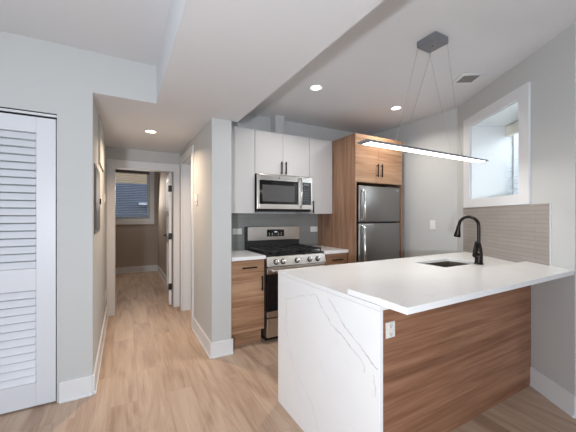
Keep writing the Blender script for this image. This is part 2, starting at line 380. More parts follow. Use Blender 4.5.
# door casings
bm = BM()
cw = 0.085
rbox(bm, HX0+.002, DX0, YD-.018, YD, 0, DZ, .003); rbox(bm, DX1, HX1-.002, YD-.018, YD, 0, DZ, .003)
rbox(bm, HX0+.002, HX1-.002, YD-.018, YD, DZ, DZ+.10, .003)
box(bm, DX0+.0005, DX0+.01, YD-.017, YD+.108, 0, DZ-.011); box(bm, DX1-.01, DX1-.0005, YD-.017, YD+.108, 0, DZ-.011); box(bm, DX0+.0005, DX1-.0005, YD-.017, YD+.108, DZ-.0105, DZ-.0005)
struct('trim_3', bm, M['trim'], 'white casing around the bedroom doorway at the hall end', 'door casing')
bm = BM()
rbox(bm, HX1-.018, HX1, 3.52, 3.60, 0, 2.05, .003); rbox(bm, HX1-.018, HX1, 4.29, 4.37, 0, 2.05, .003); rbox(bm, HX1-.018, HX1, 3.52, 4.37, 2.05, 2.14, .003)
box(bm, HX1, 0.91, 3.60, 3.612, 0, 2.05); box(bm, HX1, 0.91, 4.276, 4.29, 0, 2.05); box(bm, HX1, 0.91, 3.612, 4.276, 2.036, 2.05)
box(bm, 0.80, 0.815, 4.262, 4.276, 0, 2.036)
struct('trim_4', bm, M['trim'], 'white casing and jamb of the side doorway in the right hall wall', 'door casing')

# closet bifold louvered doors
def closet_door(name, x1, x0, label):
    t = thing(name, ((x0+x1)/2, YC+.02, 0.012), label, 'closet door', kind='structure')
    y0, y1 = YC+.002, YC+.036
    st = 0.108
    bm = BM()
    rbox(bm, x1-st, x1, y0, y1, .014, 1.992, .003); rbox(bm, x0, x0+st*.75, y0, y1, .014, 1.992, .003)
    for a, b in ((.014, .172), (.805, .955), (1.885, 1.992)):
        rbox(bm, x0+st*.75, x1-st, y0+.001, y1-.001, a, b, .002)
    obj('door_frame', bm, M['door'], t)
    for a, b in ((.172, .805), (.955, 1.885)):
        n = round((b-a)/0.0515); p = (b-a)/n
        bm = BM()
        for i in range(n):
            z = a+i*p
            def fn(x, y, zz, z=z): # slat leaning: bottom edge forward
                return (x, y0+.001+y+(zz)*0.42, z+zz)
            rbox(bm, x0+st*.75+.002, x1-st-.002, 0, .007, .002, p-.0055, .002, fn, 1)
        obj('louver_panel', bm, M['door'], t)
    return t
closet_door('door_1', -0.418, -0.805, 'white louvered bifold closet door leaf nearest the hallway corner')
closet_door('door_2', -0.809, -1.196, 'white louvered bifold closet door leaf at the left edge')
t = thing('closet_track', (-0.8, YC+.02, 2.0), 'thin metal sliding track above the louvered closet door', 'door track')
bm = BM(); box(bm, -1.215, -0.414, YC+.004, YC+.03, 2.006, 2.022); obj('rail', bm, mat('track_alu', (0.72, 0.74, 0.76), 0.3, 0.6), t)
bm = BM(); box(bm, -1.215, -0.414, YC+.012, YC+.04, 1.996, 2.005); box(bm, -1.215, -0.414, YC+.008, YC+.04, 2.0225, 2.029); obj('channel', bm, M['darkgap'], t)

# bedroom door, opened inward (hinged on the right jamb)
ang = R(86)
t = thing('door_3', (0.612, YD+.10, 0), 'white panelled bedroom door standing open', 'door', rotz=ang-R(0), kind='structure')
def dl(x, y, z): # door local to world
    return tuple(world(t) @ Vector((x, y, z)))
bm = BM(); Wd = .73
for (a, b, c, d) in ((0, .1, .012, 1.955), (Wd-.1, Wd, .012, 1.955)): rbox(bm, a, b, 0, .036, c, d, .002, dl)
for z0, z1 in ((.012, .22), (.9, 1.0), (1.33, 1.42), (1.85, 1.955)): rbox(bm, .1, Wd-.1, 0, .036, z0, z1, .002, dl)
rbox(bm, Wd/2-.04, Wd/2+.04, .001, .035, .22, 1.85, .002, dl)
box(bm, .09, Wd-.09, .010, .026, .2, 1.87, dl)
obj('door_leaf', bm, M['trim'], t)
for z in (.28, 1.02, 1.72):
    bm = BM(); rbox(bm, -.012, .004, -.004, .045, z-.045, z+.045, .003, dl); h = obj('hinge', bm, M['black'], t); h['label'] = 'black steel hinge'
for sgn, y in ((-1, 0), (1, .036)):
    bm = BM(); lathe(bm, dl(Wd-.06, y, 1.0), [(.026, 0), (.026, .008), (.010, .012), (.010, .045)], (world(t).to_3x3() @ Vector((0, sgn, 0))), 16)
    rbox(bm, Wd-.17, Wd-.05, min(y+sgn*.038, y+sgn*.05), max(y+sgn*.038, y+sgn*.05), .992, 1.012, .003, dl)
    h = obj('door_handle', bm, M['black'], t, True); h['label'] = 'black lever handle'

# ---- kitchen window in the deep opening
t = thing('window_1', wl(.47, .42, IZ0), 'small kitchen window deep inside the angled wall opening', 'window', kind='structure')
bm = BM(); fw = .022
box(bm, IS0, IS0+fw, .42, .48, IZ0, IZ1, wl); box(bm, IS1-fw, IS1, .42, .48, IZ0, IZ1, wl); box(bm, IS0+fw, IS1-fw, .42, .48, IZ0, IZ0+fw, wl); box(bm, IS0+fw, IS1-fw, .42, .48, IZ1-fw, IZ1, wl)
obj('window_frame', bm, M['trim'], t)
bm = BM(); box(bm, IS0+fw, IS1-fw, .448, .454, IZ0+fw, IZ1-fw, wl); obj('glass_pane', bm, M['glass'], t)
bm = BM()
rbox(bm, -.003, IS0, -.018, -.0005, 1.405, 2.365, .003, wl); rbox(bm, IS1, .95, -.018, -.0005, 1.405, 2.365, .003, wl)
rbox(bm, IS0, IS1, -.018, -.0005, 1.405, IZ0, .003, wl); rbox(bm, IS0, IS1, -.018, -.0005, IZ1, 2.365, .003, wl)
struct('trim_5', bm, M['trim'], 'wide flat white casing around the kitchen window opening', 'window casing')
bm = BM()
box(bm, IS0, IS0+.008, 0, .42, IZ0, IZ1, wl); box(bm, IS1-.008, IS1, 0, .42, IZ0, IZ1, wl); box(bm, IS0+.008, IS1-.008, 0, .42, IZ0, IZ0+.008, wl); box(bm, IS0+.008, IS1-.008, 0, .42, IZ1-.008, IZ1, wl)
mr = mat('reveal_gloss', srgb(222, 226, 228), 0.16); struct('trim_6', bm, mr, 'white glossy lining of the deep window opening', 'window reveal')
t = thing('venetian_blind', wl(.47, .39, IZ0), 'white slatted blind with pale valance in the kitchen window', 'blind')
bm = BM(); rbox(bm, IS0+.01, IS1-.009, .345, .40, 2.15, 2.258, .004, wl); o = obj('valance', bm, mat('valance', srgb(232, 228, 214), .5), t); o['label'] = 'cream valance'
bm = BM(); n = 20
for i in range(n):
    z = 1.535+i*.0306
    def fs(s, o, zz, z=z): return wl(s, .375+o, z+zz+o*0.35)
    box(bm, IS0+.016, IS1-.012, -.0125, .0125, 0, .0016, fs)
obj('slats', bm, M['blind'], t)
bm = BM(); rbox(bm, IS0+.014, IS1-.028, .362, .388, 1.502, 1.524, .003, wl); obj('bottom_rail', bm, mat('bottom_rail', srgb(214, 208, 190), .5), t)
bm = BM()
for s in (.22, .47, .72): tube(bm, [wl(s, .36, 1.52), wl(s, .36, 2.16)], .0012, 6)
obj('ladder_cord', bm, M['plastic'], t)

# ---- bedroom window
t = thing('window_2', (.1, YR+.06, bz0), 'bedroom window beyond the doorway', 'window', kind='structure')
bm = BM(); fw = .05; y0, y1 = YR+.07, YR+.12
box(bm, bx0, bx0+fw, y0, y1, bz0, bz1); box(bm, bx1-fw, bx1, y0, y1, bz0, bz1); box(bm, bx0+fw, bx1-fw, y0, y1, bz0, bz0+fw); box(bm, bx0+fw, bx1-fw, y0, y1, bz1-fw, bz1)
obj('window_frame', bm, M['trim'], t)
bm = BM(); box(bm, bx0+fw, bx1-fw, y0+.02, y0+.026, bz0+fw, bz1-fw); obj('glass_pane', bm, M['glass'], t)
bm = BM()
rbox(bm, bx0-.1, bx0, YR-.018, YR, bz0-.13, bz1+.1, .003); rbox(bm, bx1, bx1+.1, YR-.018, YR, bz0-.13, bz1+.1, .003)
rbox(bm, bx0, bx1, YR-.018, YR, bz0-.13, bz0, .003); rbox(bm, bx0, bx1, YR-.018, YR, bz1, bz1+.1, .003)
struct('trim_7', bm, M['trim'], 'white casing around the bedroom window', 'window casing')
t = thing('venetian_blind', (.1, YR+.03, bz0), 'white slatted blind in the bedroom window', 'blind')
bm = BM(); rbox(bm, bx0+.005, bx1-.005, YR+.01, YR+.06, bz1-.06, bz1-.005, .004); obj('valance', bm, mat('valance_dark', srgb(120, 122, 130), .5), t)
bm = BM(); n = 26
for i in range(n):
    z = bz0+.05+i*(1.04/n)
    def fs(x, y, zz, z=z): return (x, YR+.035+y, z+zz+y*0.55)
    box(bm, bx0+.012, bx1-.03, -.011, .011, 0, .0012, fs)
obj('slats', bm, M['blind'], t)
bm = BM(); rbox(bm, bx0+.01, bx1-.028, YR+.022, YR+.048, bz0+.012, bz0+.035, .003); obj('bottom_rail', bm, M['blind'], t)

# ---- outside
struct('ground', box(BM(), -12, 14, 8.3, 22, -0.1, 0.6), M['ground'], 'ground outside the bedroom window', 'ground')
t = thing('neighbour_house', (0, 13, .6), 'brick neighbouring house seen through the bedroom blinds', 'house')
bm = BM(); box(bm, -6, 6, 13, 14, 2.6, 6); obj('upper_wall', bm, M['brick'], t)
bm = BM(); box(bm, -6, 6, 12.95, 14, .6, 2.595); obj('lower_wall', bm, M['siding'], t)
bm = BM(); box(bm, .5, 1.5, 12.7, 12.949, 1.75, 1.85); obj('window_ledge', bm, M['snow'], t)

# ============================================================ CEILING FIXTURES
def spot(name, loc, power, color, size=0.08, ang=150):
    l = bpy.data.lights.new(name, 'AREA'); l.shape = 'DISK'; l.size = size; l.energy = power; l.color = color; l.spread = R(ang)
    o = bpy.data.objects.new(name, l); COL.objects.link(o); o.location = loc; return o
def downlight(x, y, z, label, power, color, lens):
    t = thing('recessed_light', (x, y, z), label, 'ceiling light', 'recessed ceiling lights')
    bm = BM(); lathe(bm, (x, y, z), [(.066, -.001), (.066, -.004), (.058, -.009), (.052, -.009), (.050, -.001)], n=32)
    obj('trim_ring', bm, M['trim'], t, True)
    bm = BM(); lathe(bm, (x, y, z), [(.049, -.002), (.049, -.0075), (.03, -.010)], n=32); o = obj('lens', bm, lens, t, True); o['label'] = 'glowing round lens'
    l = spot('lamp', (0, 0, -.02), power, color, .09, 145); l.parent = t
    return t
downlight(.25, 3.458, ZH, 'glowing warm downlight in the low hallway ceiling', 21, (1.0, .74, .52), M['lens_warm'])
downlight(1.637, 2.374, ZK, 'glowing downlight in the kitchen ceiling nearer the soffit', 13, (1.0, .93, .85), M['lens'])
downlight(2.756, 2.367, ZK, 'glowing downlight in the kitchen ceiling in front of the fridge', 13, (1.0, .93, .85), M['lens'])

t = thing('air_vent', (2.747, 1.549, ZK), 'small square louvered air vent in the ceiling near the window wall', 'vent')
va = R(-32); 
def vf(x, y, z):
    return (2.747+x*math.cos(va)-y*math.sin(va), 1.549+x*math.sin(va)+y*math.cos(va), z)
bm = BM(); w, h = .105, .105; q = .035
for a in ((-w, w, -h, -h+q), (-w, w, h-q, h), (-w, -w+q, -h+q, h-q), (w-q, w, -h+q, h-q)): rbox(bm, *a, ZK-.009, ZK-.001, .002, vf)
obj('vent_frame', bm, M['trim'], t)
bm = BM()
for i in range(8):
    y = -h+q+.008+i*.0178
    box(bm, -w+q, w-q, y-.006, y+.004, ZK-.008, ZK-.003, vf)
obj('louvers', bm, M['vent'], t)
bm = BM(); box(bm, -w+q, w-q, -h+q, h-q, ZK-.0022, ZK-.0008, vf); obj('duct_opening', bm, mat('vent_inside', (.16, .15, .145), .8), t)

# pendant
t = thing('pendant_light', (1.925, 1.33, ZK), 'long linear pendant light hanging over the island', 'pendant light')
px0, px1, pz = 1.255, 2.58, 1.757
bm = BM(); rbox(bm, 1.85, 1.995, 1.256, 1.404, ZK-.046, ZK-.0005, .003); obj('canopy', bm, M['greymetal'], t)
bm = BM(); lathe(bm, (1.925, 1.33, ZK-.046), [(.005, .002), (.005, -.004), (.003, -.006)], n=12); obj('canopy_screw', bm, M['black'], t)
bm = BM(); rbox(bm, px0, px1, 1.288, 1.372, pz, pz+.013, .003); obj('light_bar', bm, M['greymetal'], t)
bm = BM(); box(bm, px0+.035, px1-.03, 1.296, 1.364, pz-.002, pz-.0002); o = obj('diffuser', bm, M['led'], t); o['label'] = 'glowing white strip'
for (cx, cy, bx, by) in ((1.857, 1.398, 1.575, 1.368), (1.857, 1.262, 1.575, 1.292), (1.988, 1.398, 2.215, 1.368), (1.988, 1.262, 2.215, 1.292)):
    bm = BM(); tube(bm, [(cx, cy, ZK-.045), (bx, by, pz+.014)], .0011, 6)
    o = obj('suspension_wire', bm, M['wire'], t)
    bm = BM(); lathe(bm, (bx, by, pz+.013), [(.004, 0), (.004, .012), (.002, .016)], n=10); obj('wire_anchor', bm, M['chrome'], t)
la = bpy.data.lights.new('pendant_lamp', 'AREA'); la.shape = 'RECTANGLE'; la.size = 1.3; la.size_y = .06; la.energy = 6.5; la.color = (1, .93, .84)
lo = bpy.data.objects.new('pendant_lamp', la); COL.objects.link(lo); lo.parent = t; lo.location = (.02, 0, pz-ZK-.006)

# ============================================================ HALL SMALL THINGS
t = thing('electrical_panel', (HX0, 2.96, 1.17), 'grey metal panel door set on the left hallway wall', 'electrical panel')
bm = BM(); rbox(bm, HX0, HX0+.008, 2.70, 3.20, 1.175, 1.72, .003); obj('panel_frame', bm, mat('panel_grey', srgb(120, 122, 124), .6, 0), t)
bm = BM(); rbox(bm, HX0+.0082, HX0+.013, 2.73, 3.17, 1.205, 1.69, .002); obj('panel_door', bm, mat('panel_dark', srgb(88, 90, 92), .45, 0), t)
bm = BM(); rbox(bm, HX0+.0132, HX0+.022, 3.12, 3.15, 1.42, 1.47, .003); obj('latch', bm, M['black'], t)

def plate(name, loc, nrm, label, cat, group, kind='outlet', w=.072, h=.115, horiz=False):
    """wall plate; nrm is the outward wall normal"""
    n = Vector(nrm).normalized(); u = Vector((0, 0, 1)).cross(n).normalized(); c = Vector(loc)
    if horiz: w, h = h, w
    def fn(x, y, z):
        q = c+u*x+n*y; return (q.x, q.y, c.z+z)
    t = thing(name, loc, label, cat, group)
    bm = BM(); rbox(bm, -w/2, w/2, .0003, .006, -h/2, h/2, .002, fn); obj('cover_plate', bm, M['plastic'], t)
    if kind == 'switch':
        bm = BM(); rbox(bm, -.016, .016, .0062, .011, -.033, .033, .002, fn); obj('rocker', bm, M['plastic'], t)
    elif kind == 'outlet':
        for k in (-1, 1):
            bm = BM(); sl = BM()
            cx, cz = (k*.021, 0) if horiz else (0, k*.021)
            rbox(bm, cx-.016, cx+.016, .0062, .0085, cz-.016, cz+.016, .003, fn)
            if horiz:
                for d in (-.006, .006): box(sl, cx-.005, cx+.005, .0087, .0091, cz+d-.0012, cz+d+.0012, fn)
            else:
                for d in (-.006, .006): box(sl, cx+d-.0012, cx+d+.0012, .0087, .0091, cz-.003, cz+.007, fn)
                box(sl, cx-.002, cx+.002, .0087, .0091, cz-.010, cz-.006, fn)
            so = obj('socket', bm, M['plastic'], t); obj('slots', sl, M['plastic_dark'], so)
        pass
    return t
GRP = None
plate('light_switch', (HX0, 4.05, 1.52), (1, 0, 0), 'white light switch on the left hallway wall beyond the grey panel', 'light switch', GRP, 'switch')
plate('wall_outlet', (HX0, 4.27, .33), (1, 0, 0), 'white outlet low on the left hallway wall', 'outlet', GRP)
t = thing('thermostat', (HX1, 3.35, 1.44), 'small white thermostat on the right hallway wall near the pillar', 'thermostat')
bm = BM(); rbox(bm, HX1-.016, HX1-.0003, 3.31, 3.40, 1.475, 1.565, .004); obj('housing', bm, M['plastic'], t)
bm = BM(); rbox(bm, HX1-.012, HX1-.0003, 3.325, 3.365, 1.435, 1.472, .003); obj('lower_clip', bm, M['plastic'], t)

# ============================================================ KITCHEN BACK RUN
def bar_handle(parent, p, L, axis, out=(0, -1, 0), m=None):
    """slim square bar pull centred at p"""
    p = Vector(p); a = {'x': Vector((1, 0, 0)), 'z': Vector((0, 0, 1))}[axis]; o = Vector(out)
    b = o.cross(a)
    def fn(x, y, z):
        q = p+a*x+o*y+b*z; return tuple(q)
    bm = BM(); rbox(bm, -L/2, L/2, .024, .036, -.0065, .0065, .0015, fn)
    for s in (-1, 1): rbox(bm, s*(L/2-.02)-.004, s*(L/2-.02)+.004, 0, .025, -.004, .004, .001, fn)
    h = obj('handle', bm, m or M['black'], parent); h['label'] = 'black bar handle'; return h
# upper white cabinets
UZ0, UZ1, UF = 1.345, 2.287, 3.06
def wall_cabinet(x0, x1, z0, doors, label):
    t = thing('wall_cabinet', ((x0+x1)/2, YW, z0), label, 'cabinet')
    bm = BM(); rbox(bm, x0, x1, UF+.021, YW-.001, z0, UZ1, .001); obj('cabinet_body', bm, M['cab_white'], t)
    for (a, b, hx, hz) in doors:
        bm = BM(); rbox(bm, a+.0015, b-.0015, UF, UF+.019, z0+.0015, UZ1-.001, .0015); d = obj('door', bm, M['cab_white'], t)
        if hx is not None: bar_handle(d, (hx, UF, hz), .15, 'z')
    return t
wall_cabinet(.90, 1.281, UZ0, [(.90, 1.281, None, None)], 'white flat wall cabinet beside the pillar, left of the microwave')
wall_cabinet(1.283, 2.010, 1.795, [(1.283, 1.640, 1.610, 1.878), (1.640, 2.010, 1.668, 1.878)], 'white double door wall cabinet above the microwave')
wall_cabinet(2.012, 2.368, UZ0, [(2.012, 2.368, 2.055, 1.43)], 'white flat wall cabinet between microwave and oak fridge cabinet')
# duct chase between cabinets and ceiling
struct('trim_8', box(BM(), 1.645, 1.775, 3.27, YW, UZ1+.001, ZK), M['cab_white'], 'short white boxed vent duct rising from cabinet top to ceiling', 'duct cover')
# backsplash
struct('trim_9', box(BM(), .911, 2.369, YW-.010, YW-.0005, .90, UZ0-.001), M['tile_grey'], 'glossy grey tile backsplash behind the stove', 'backsplash')

# base cabinets
BF = 2.765
def base_cabinet(x0, x1, label, hinge):
    t = thing('base_cabinet', ((x0+x1)/2, (BF+YW)/2, 0), label, 'cabinet')
    bm = BM(); rbox(bm, x0, x1, BF+.02, YW-.012, .15, .873, .001); obj('cabinet_body', bm, M['wood'], t)
    bm = BM(); box(bm, x0, x1, BF+.085, BF+.1, 0, .15); obj('toe_kick', bm, M['wood'], t)
    bm = BM(); rbox(bm, x0+.002, x1-.002, BF, BF+.019, .752, .868, .0015); d = obj('drawer', bm, M['wood'], t); bar_handle(d, ((x0+x1)/2+.005, BF, .80), .155 if x1-x0 > .33 else .15, 'x')
    bm = BM(); rbox(bm, x0+.002, x1-.002, BF, BF+.019, .157, .749, .0015); d = obj('door', bm, M['wood'], t)
    bar_handle(d, (x1-.035 if hinge == 'l' else x0+.035, BF, .63), .15, 'z')
    return t
base_cabinet(.912, 1.264, 'oak base cabinet with drawer left of the stove', 'l')
base_cabinet(2.02, 2.368, 'oak base cabinet with drawer right of the stove', 'r')
for x0, x1, lb in ((.911, 1.272, 'small white countertop piece left of the stove'), (2.011, 2.369, 'small white countertop piece right of the stove')):
    bm = BM(); rbox(bm, x0, x1, BF-.02, YW-.011, .875, .91, .002); tag(obj('countertop', bm, M['quartz']), lb, 'countertop')

# stove
SX0, SX1, SF = 1.275, 2.008, 2.725
t = thing('gas_stove', ((SX0+SX1)/2, 3.05, 0), 'stainless steel gas range with black grates and five knobs', 'stove')
bm = BM(); rbox(bm, SX0, SX1, SF+.045, YW-.03, .055, .895, .003); obj('stove_body', bm, mat('range_side', (.02, .02, .021), .45), t)
bm = BM(); box(bm, SX0+.03, SX1-.03, SF+.1, YW-.1, 0, .055); obj('base', bm, M['black'], t)
bm = BM(); rbox(bm, SX0, SX1, SF+.02, YW-.09, .895, .912, .004); obj('cooktop', bm, mat('cooktop_enamel', (.012, .012, .013), .18), t)
def tilt(x, y, z): return (x, y+(z-.815)*.28, z)
bm = BM(); rbox(bm, SX0, SX1, SF-.012, SF+.03, .793, .893, .005, tilt); cp = obj('control_panel', bm, M['steel'], t)
for kx in (1.375, 1.455, 1.628, 1.79, 1.897):
    n = Vector((0, -1, .28)).normalized(); c = Vector(tilt(kx, SF-.012, .838))
    bm = BM(); lathe(bm, c, [(.029, 0), (.029, .004), (.022, .006)], n, 20); kb = obj('knob_bezel', bm, M['black'], t, True)
    bm = BM(); lathe(bm, c+n*.005, [(.021, 0), (.0215, .016), (.018, .024), (.010, .026)], n, 20)
    kk = obj('knob', bm, M['chrome'], t, True)
    bm = BM(); p = c+n*.03; box(bm, p.x-.002, p.x+.002, p.y-.001, p.y+.001, p.z-.014, p.z+.014); obj('knob_mark', bm, M['black'], kk)
# oven door
bm = BM()
rbox(bm, SX0+.004, SX1-.004, SF, SF+.04, .715, .783, .003)

d = obj('oven_door', bm, M['steel'], t)
bm = BM(); rbox(bm, SX0+.004, SX1-.004, SF, SF+.04, .27, .33, .003); obj('lower_rail', bm, M['steel'], d)
bm = BM(); rbox(bm, SX0+.004, SX1-.004, SF+.001, SF+.04, .3305, .7145, .002); obj('oven_glass', bm, M['blackglass'], d)
bm = BM(); tube(bm, [(SX0+.05, SF-.045, .752), (SX1-.05, SF-.045, .752)], .011, 14)
for x in (SX0+.07, SX1-.07): tube(bm, [(x, SF+.001, .752), (x, SF-.045, .752)], .008, 10)
obj('oven_handle', bm, M['steel'], d, True)
bm = BM(); rbox(bm, SX0+.004, SX1-.004, SF, SF+.04, .065, .257, .004); obj('warming_drawer', bm, M['steel'], t)
# backguard
bm = BM(); rbox(bm, SX0, SX1, YW-.10, YW-.035, .90, 1.015, .003); obj('back_riser', bm, M['castiron'], t)
bm = BM(); rbox(bm, SX0, SX1, YW-.115, YW-.035, 1.015, 1.185, .006, seg=3); bgd = obj('backguard', bm, M['steel'], t)
bm = BM(); rbox(bm, 1.535, 1.775, YW-.119, YW-.1145, 1.062, 1.148, .002); ds = obj('display_panel', bm, M['blackglass'], bgd)
bm = BM(); box(bm, 1.635, 1.675, YW-.1198, YW-.1192, 1.112, 1.126)
for i in range(5):
    pass
dm = mat('display_text', (.5, .52, .53), .5, emit=(.8, .9, 1), estr=.5)
obj('clock_digits', bm, dm, ds)
for i in (0, 1, 3, 4):
    for j in range(2):
        bm = BM(); box(bm, 1.56+i*.042, 1.572+i*.042, YW-.1198, YW-.1192, 1.08+j*.02, 1.084+j*.02); obj('button_mark', bm, dm, ds)
bm = BM(); box(bm, SX0-.0005, SX0+.01, YW-.1155, YW-.034, 1.01, 1.186); obj('end_cap', bm, M['black'], bgd)
# burners and grates
for (bx_, by_, r_) in ((1.44, 2.92, .045), (1.44, 3.18, .035), (1.665, 3.05, .05), (1.89, 2.92, .05), (1.89, 3.18, .035)):
    bm = BM(); lathe(bm, (bx_, by_, .911), [(r_, 0), (r_, .008), (r_*.8, .012), (r_*.8, .020), (r_*.6, .022)], n=20); obj('burner', bm, M['castiron'], t, True)
for gx0, gx1 in ((SX0+.015, 1.535), (1.54, 1.79), (1.795, SX1-.015)):
    bm = BM(); gy0, gy1, gz = SF+.06, YW-.135, .935; r = .0065
    for x in (gx0+r, gx1-r): box(bm, x-r, x+r, gy0, gy1, gz, gz+.016)
    for y in (gy0+r, (gy0+gy1)/2, gy1-r): box(bm, gx0+2*r, gx1-2*r, y-r, y+r, gz, gz+.016)
    for x in ((gx0+gx1)/2, ): box(bm, x-r, x+r, gy0+2*r, gy1-2*r, gz+.002, gz+.019)
    for y in (gy0+.13, gy1-.13): box(bm, gx0+2*r, gx1-2*r, y-r*.8, y+r*.8, gz+.001, gz+.018)
    for x in (gx0+r, gx1-r):
        for y in (gy0+r, gy1-r): box(bm, x-r, x+r, y-r, y+r, .911, gz)
    obj('grate', bm, M['castiron'], t)

# microwave
MX0, MX1, MF = 1.288, 2.015, 3.0
MZ0, MZ1 = 1.395, 1.783
t = thing('microwave', ((MX0+MX1)/2, 3.2, MZ0), 'stainless over the range microwave with dark glass door', 'microwave')
bm = BM(); rbox(bm, MX0, MX1, MF+.035, YW-.012, MZ0-.028, MZ1+.005, .003); obj('housing', bm, M['black'], t)
bm = BM(); 
gx0, gx1, gz0, gz1 = MX0+.025, 1.815, MZ0+.055, MZ1-.065
rbox(bm, MX0, gx0, MF, MF+.033, MZ0, MZ1, .003); rbox(bm, gx1, 1.862, MF, MF+.033, MZ0, MZ1, .003); rbox(bm, gx0, gx1, MF, MF+.033, MZ0, gz0, .003); rbox(bm, gx0, gx1, MF, MF+.033, gz1, MZ1, .003)
d = obj('door', bm, M['steel'], t)
bm = BM(); rbox(bm, gx0+.001, gx1-.001, MF+.003, MF+.03, gz0+.001, gz1-.001, .002); gl = obj('door_glass', bm, M['blackglass'], d)
bm = BM(); box(bm, gx0+.035, gx1-.05, MF+.0022, MF+.0028, gz0+.03, gz1-.05); o = obj('window_mesh', bm, mat('mesh_screen', (.07, .07, .072), .25), gl)
bm = BM(); tube(bm, [(1.838, MF-.002, MZ0+.02), (1.838, MF-.035, MZ0+.05), (1.838, MF-.04, (MZ0+MZ1)/2), (1.838, MF-.035, MZ1-.05), (1.838, MF-.002, MZ1-.02)], .011, 12); obj('door_handle', bm, M['chrome'], d, True)
bm = BM(); rbox(bm, 1.864, MX1, MF, MF+.033, MZ0, MZ1, .003); cp = obj('control_side', bm, M['steel'], t)
bm = BM(); rbox(bm, 1.869, MX1-.018, MF-.0015, MF-.0002, gz0, gz1, .0006); kp = obj('keypad', bm, M['blackglass'], cp)
kt = mat('keypad_text', (.16, .16, .165), .5)
bm = BM()
for i in range(3):
    for j in range(6): bq = BM(); box(bq, 1.889+i*.028, 1.901+i*.028, MF-.0021, MF-.0016, gz0+.02+j*.03, gz0+.026+j*.03); obj('button_mark', bq, kt, kp)
box(bm, 1.892, 1.962, MF-.0021, MF-.0016, gz1-.035, gz1-.02)
obj('clock_display', bm, kt, kp)
bm = BM(); lathe(bm, (1.56, MF-.0001, MZ1-.032), [(.011, 0), (.011, .001)], (0, -1, 0), 20); obj('round_badge', bm, M['greymetal'], d)
bm = BM()
for i in range(14): box(bm, MX0+.03+i*.047, MX0+.065+i*.047, MF+.04, MF+.20, MZ0-.032, MZ0-.0282)
obj('vent_grille', bm, M['greymetal'], t)

# tall oak fridge cabinet
TX0, TX1, TF, TZ = 2.371, 3.176, 2.63, 2.292
t = thing('fridge_cabinet', ((TX0+TX1)/2, 3.0, 0), 'tall oak cabinet surrounding the refrigerator', 'cabinet')
bm = BM(); rbox(bm, TX0, TX0+.02, TF, YW-.002, 0, TZ, .001); obj('side_panel', bm, M['wood_v'], t)
bm = BM(); rbox(bm, TX1-.02, TX1, TF, YW-.002, 0, TZ, .001); obj('side_panel', bm, M['wood_v'], t)
bm = BM(); box(bm, TX0+.021, TX1-.021, TF+.021, YW-.002, 1.72, TZ-.001); obj('top_box', bm, M['wood'], t)
xm = (TX0+TX1)/2-.022
for a, b, hx in ((TX0+.003, xm-.001, xm-.036), (xm+.001, TX1-.003, xm+.034)):
    bm = BM(); rbox(bm, a, b, TF-.001, TF+.018, 1.722, TZ-.001, .0015); d = obj('door', bm, M['wood'], t); bar_handle(d, (hx, TF-.001, 1.873), .16, 'z')

# refrigerator
FX0, FX1, FF = 2.425, 3.13, 2.625
t = thing('refrigerator', ((FX0+FX1)/2, 3.0, 0), 'grey stainless top freezer refrigerator inside the oak cabinet', 'refrigerator')
bm = BM(); rbox(bm, FX0+.005, FX1-.005, FF+.065, YW-.05, .02, 1.675, .004); obj('body', bm, mat('fridge_side', (.05, .05, .052), .5), t)
for z0, z1 in ((1.243, 1.68), (.06, 1.228)):
    bm = BM(); rbox(bm, FX0, FX1, FF, FF+.06, z0, z1, .012, seg=3); d = obj('fridge_door' if z0 < 1 else 'freezer_door', bm, M['steel_fridge'], t, True)
    hz0, hz1 = (1.30, 1.64) if z0 > 1 else (.50, 1.17)
    if z0 > 1: hz0 = 1.262
    else: hz1 = 1.21
    bm = BM(); xx = FX0+.05; tube(bm, [(xx, FF+.004, hz0+.0), (xx, FF-.04, hz0+.03), (xx, FF-.05, (hz0+hz1)/2), (xx, FF-.04, hz1-.03), (xx, FF+.004, hz1)], [.013, .014, .014, .014, .013], 14); h = obj('handle', bm, M['chrome'], d, True); h['label'] = 'bright curved bar handle'
bm = BM(); lathe(bm, (FX1-.05, FF-.0001, 1.635), [(.012, 0), (.012, .0012)], (0, -1, 0), 20); obj('round_badge', bm, M['chrome'], t)
bm = BM(); rbox(bm, FX0+.45, FX1-.02, FF+.01, FF+.09, 1.681, 1.70, .003); obj('hinge_cover', bm, M['black'], t)
bm = BM(); box(bm, FX0+.03, FX1-.03, FF+.08, YW-.1, 0, .02); obj('feet', bm, M['black'], t)

plate('wall_outlet', (1.19, YW-.0103, 1.13), (0, -1, 0), 'white outlet in the tile between pillar and stove', 'outlet', GRP, horiz=True)
plate('wall_outlet', (2.30, YW-.0103, 1.135), (0, -1, 0), 'white outlet in the tile right of the stove backguard', 'outlet', GRP, horiz=True)
plate('light_switch', (XR, 2.33, 1.205), (-1, 0, 0), 'white switch plate on the grey wall right of the refrigerator', 'light switch', GRP, 'switch')

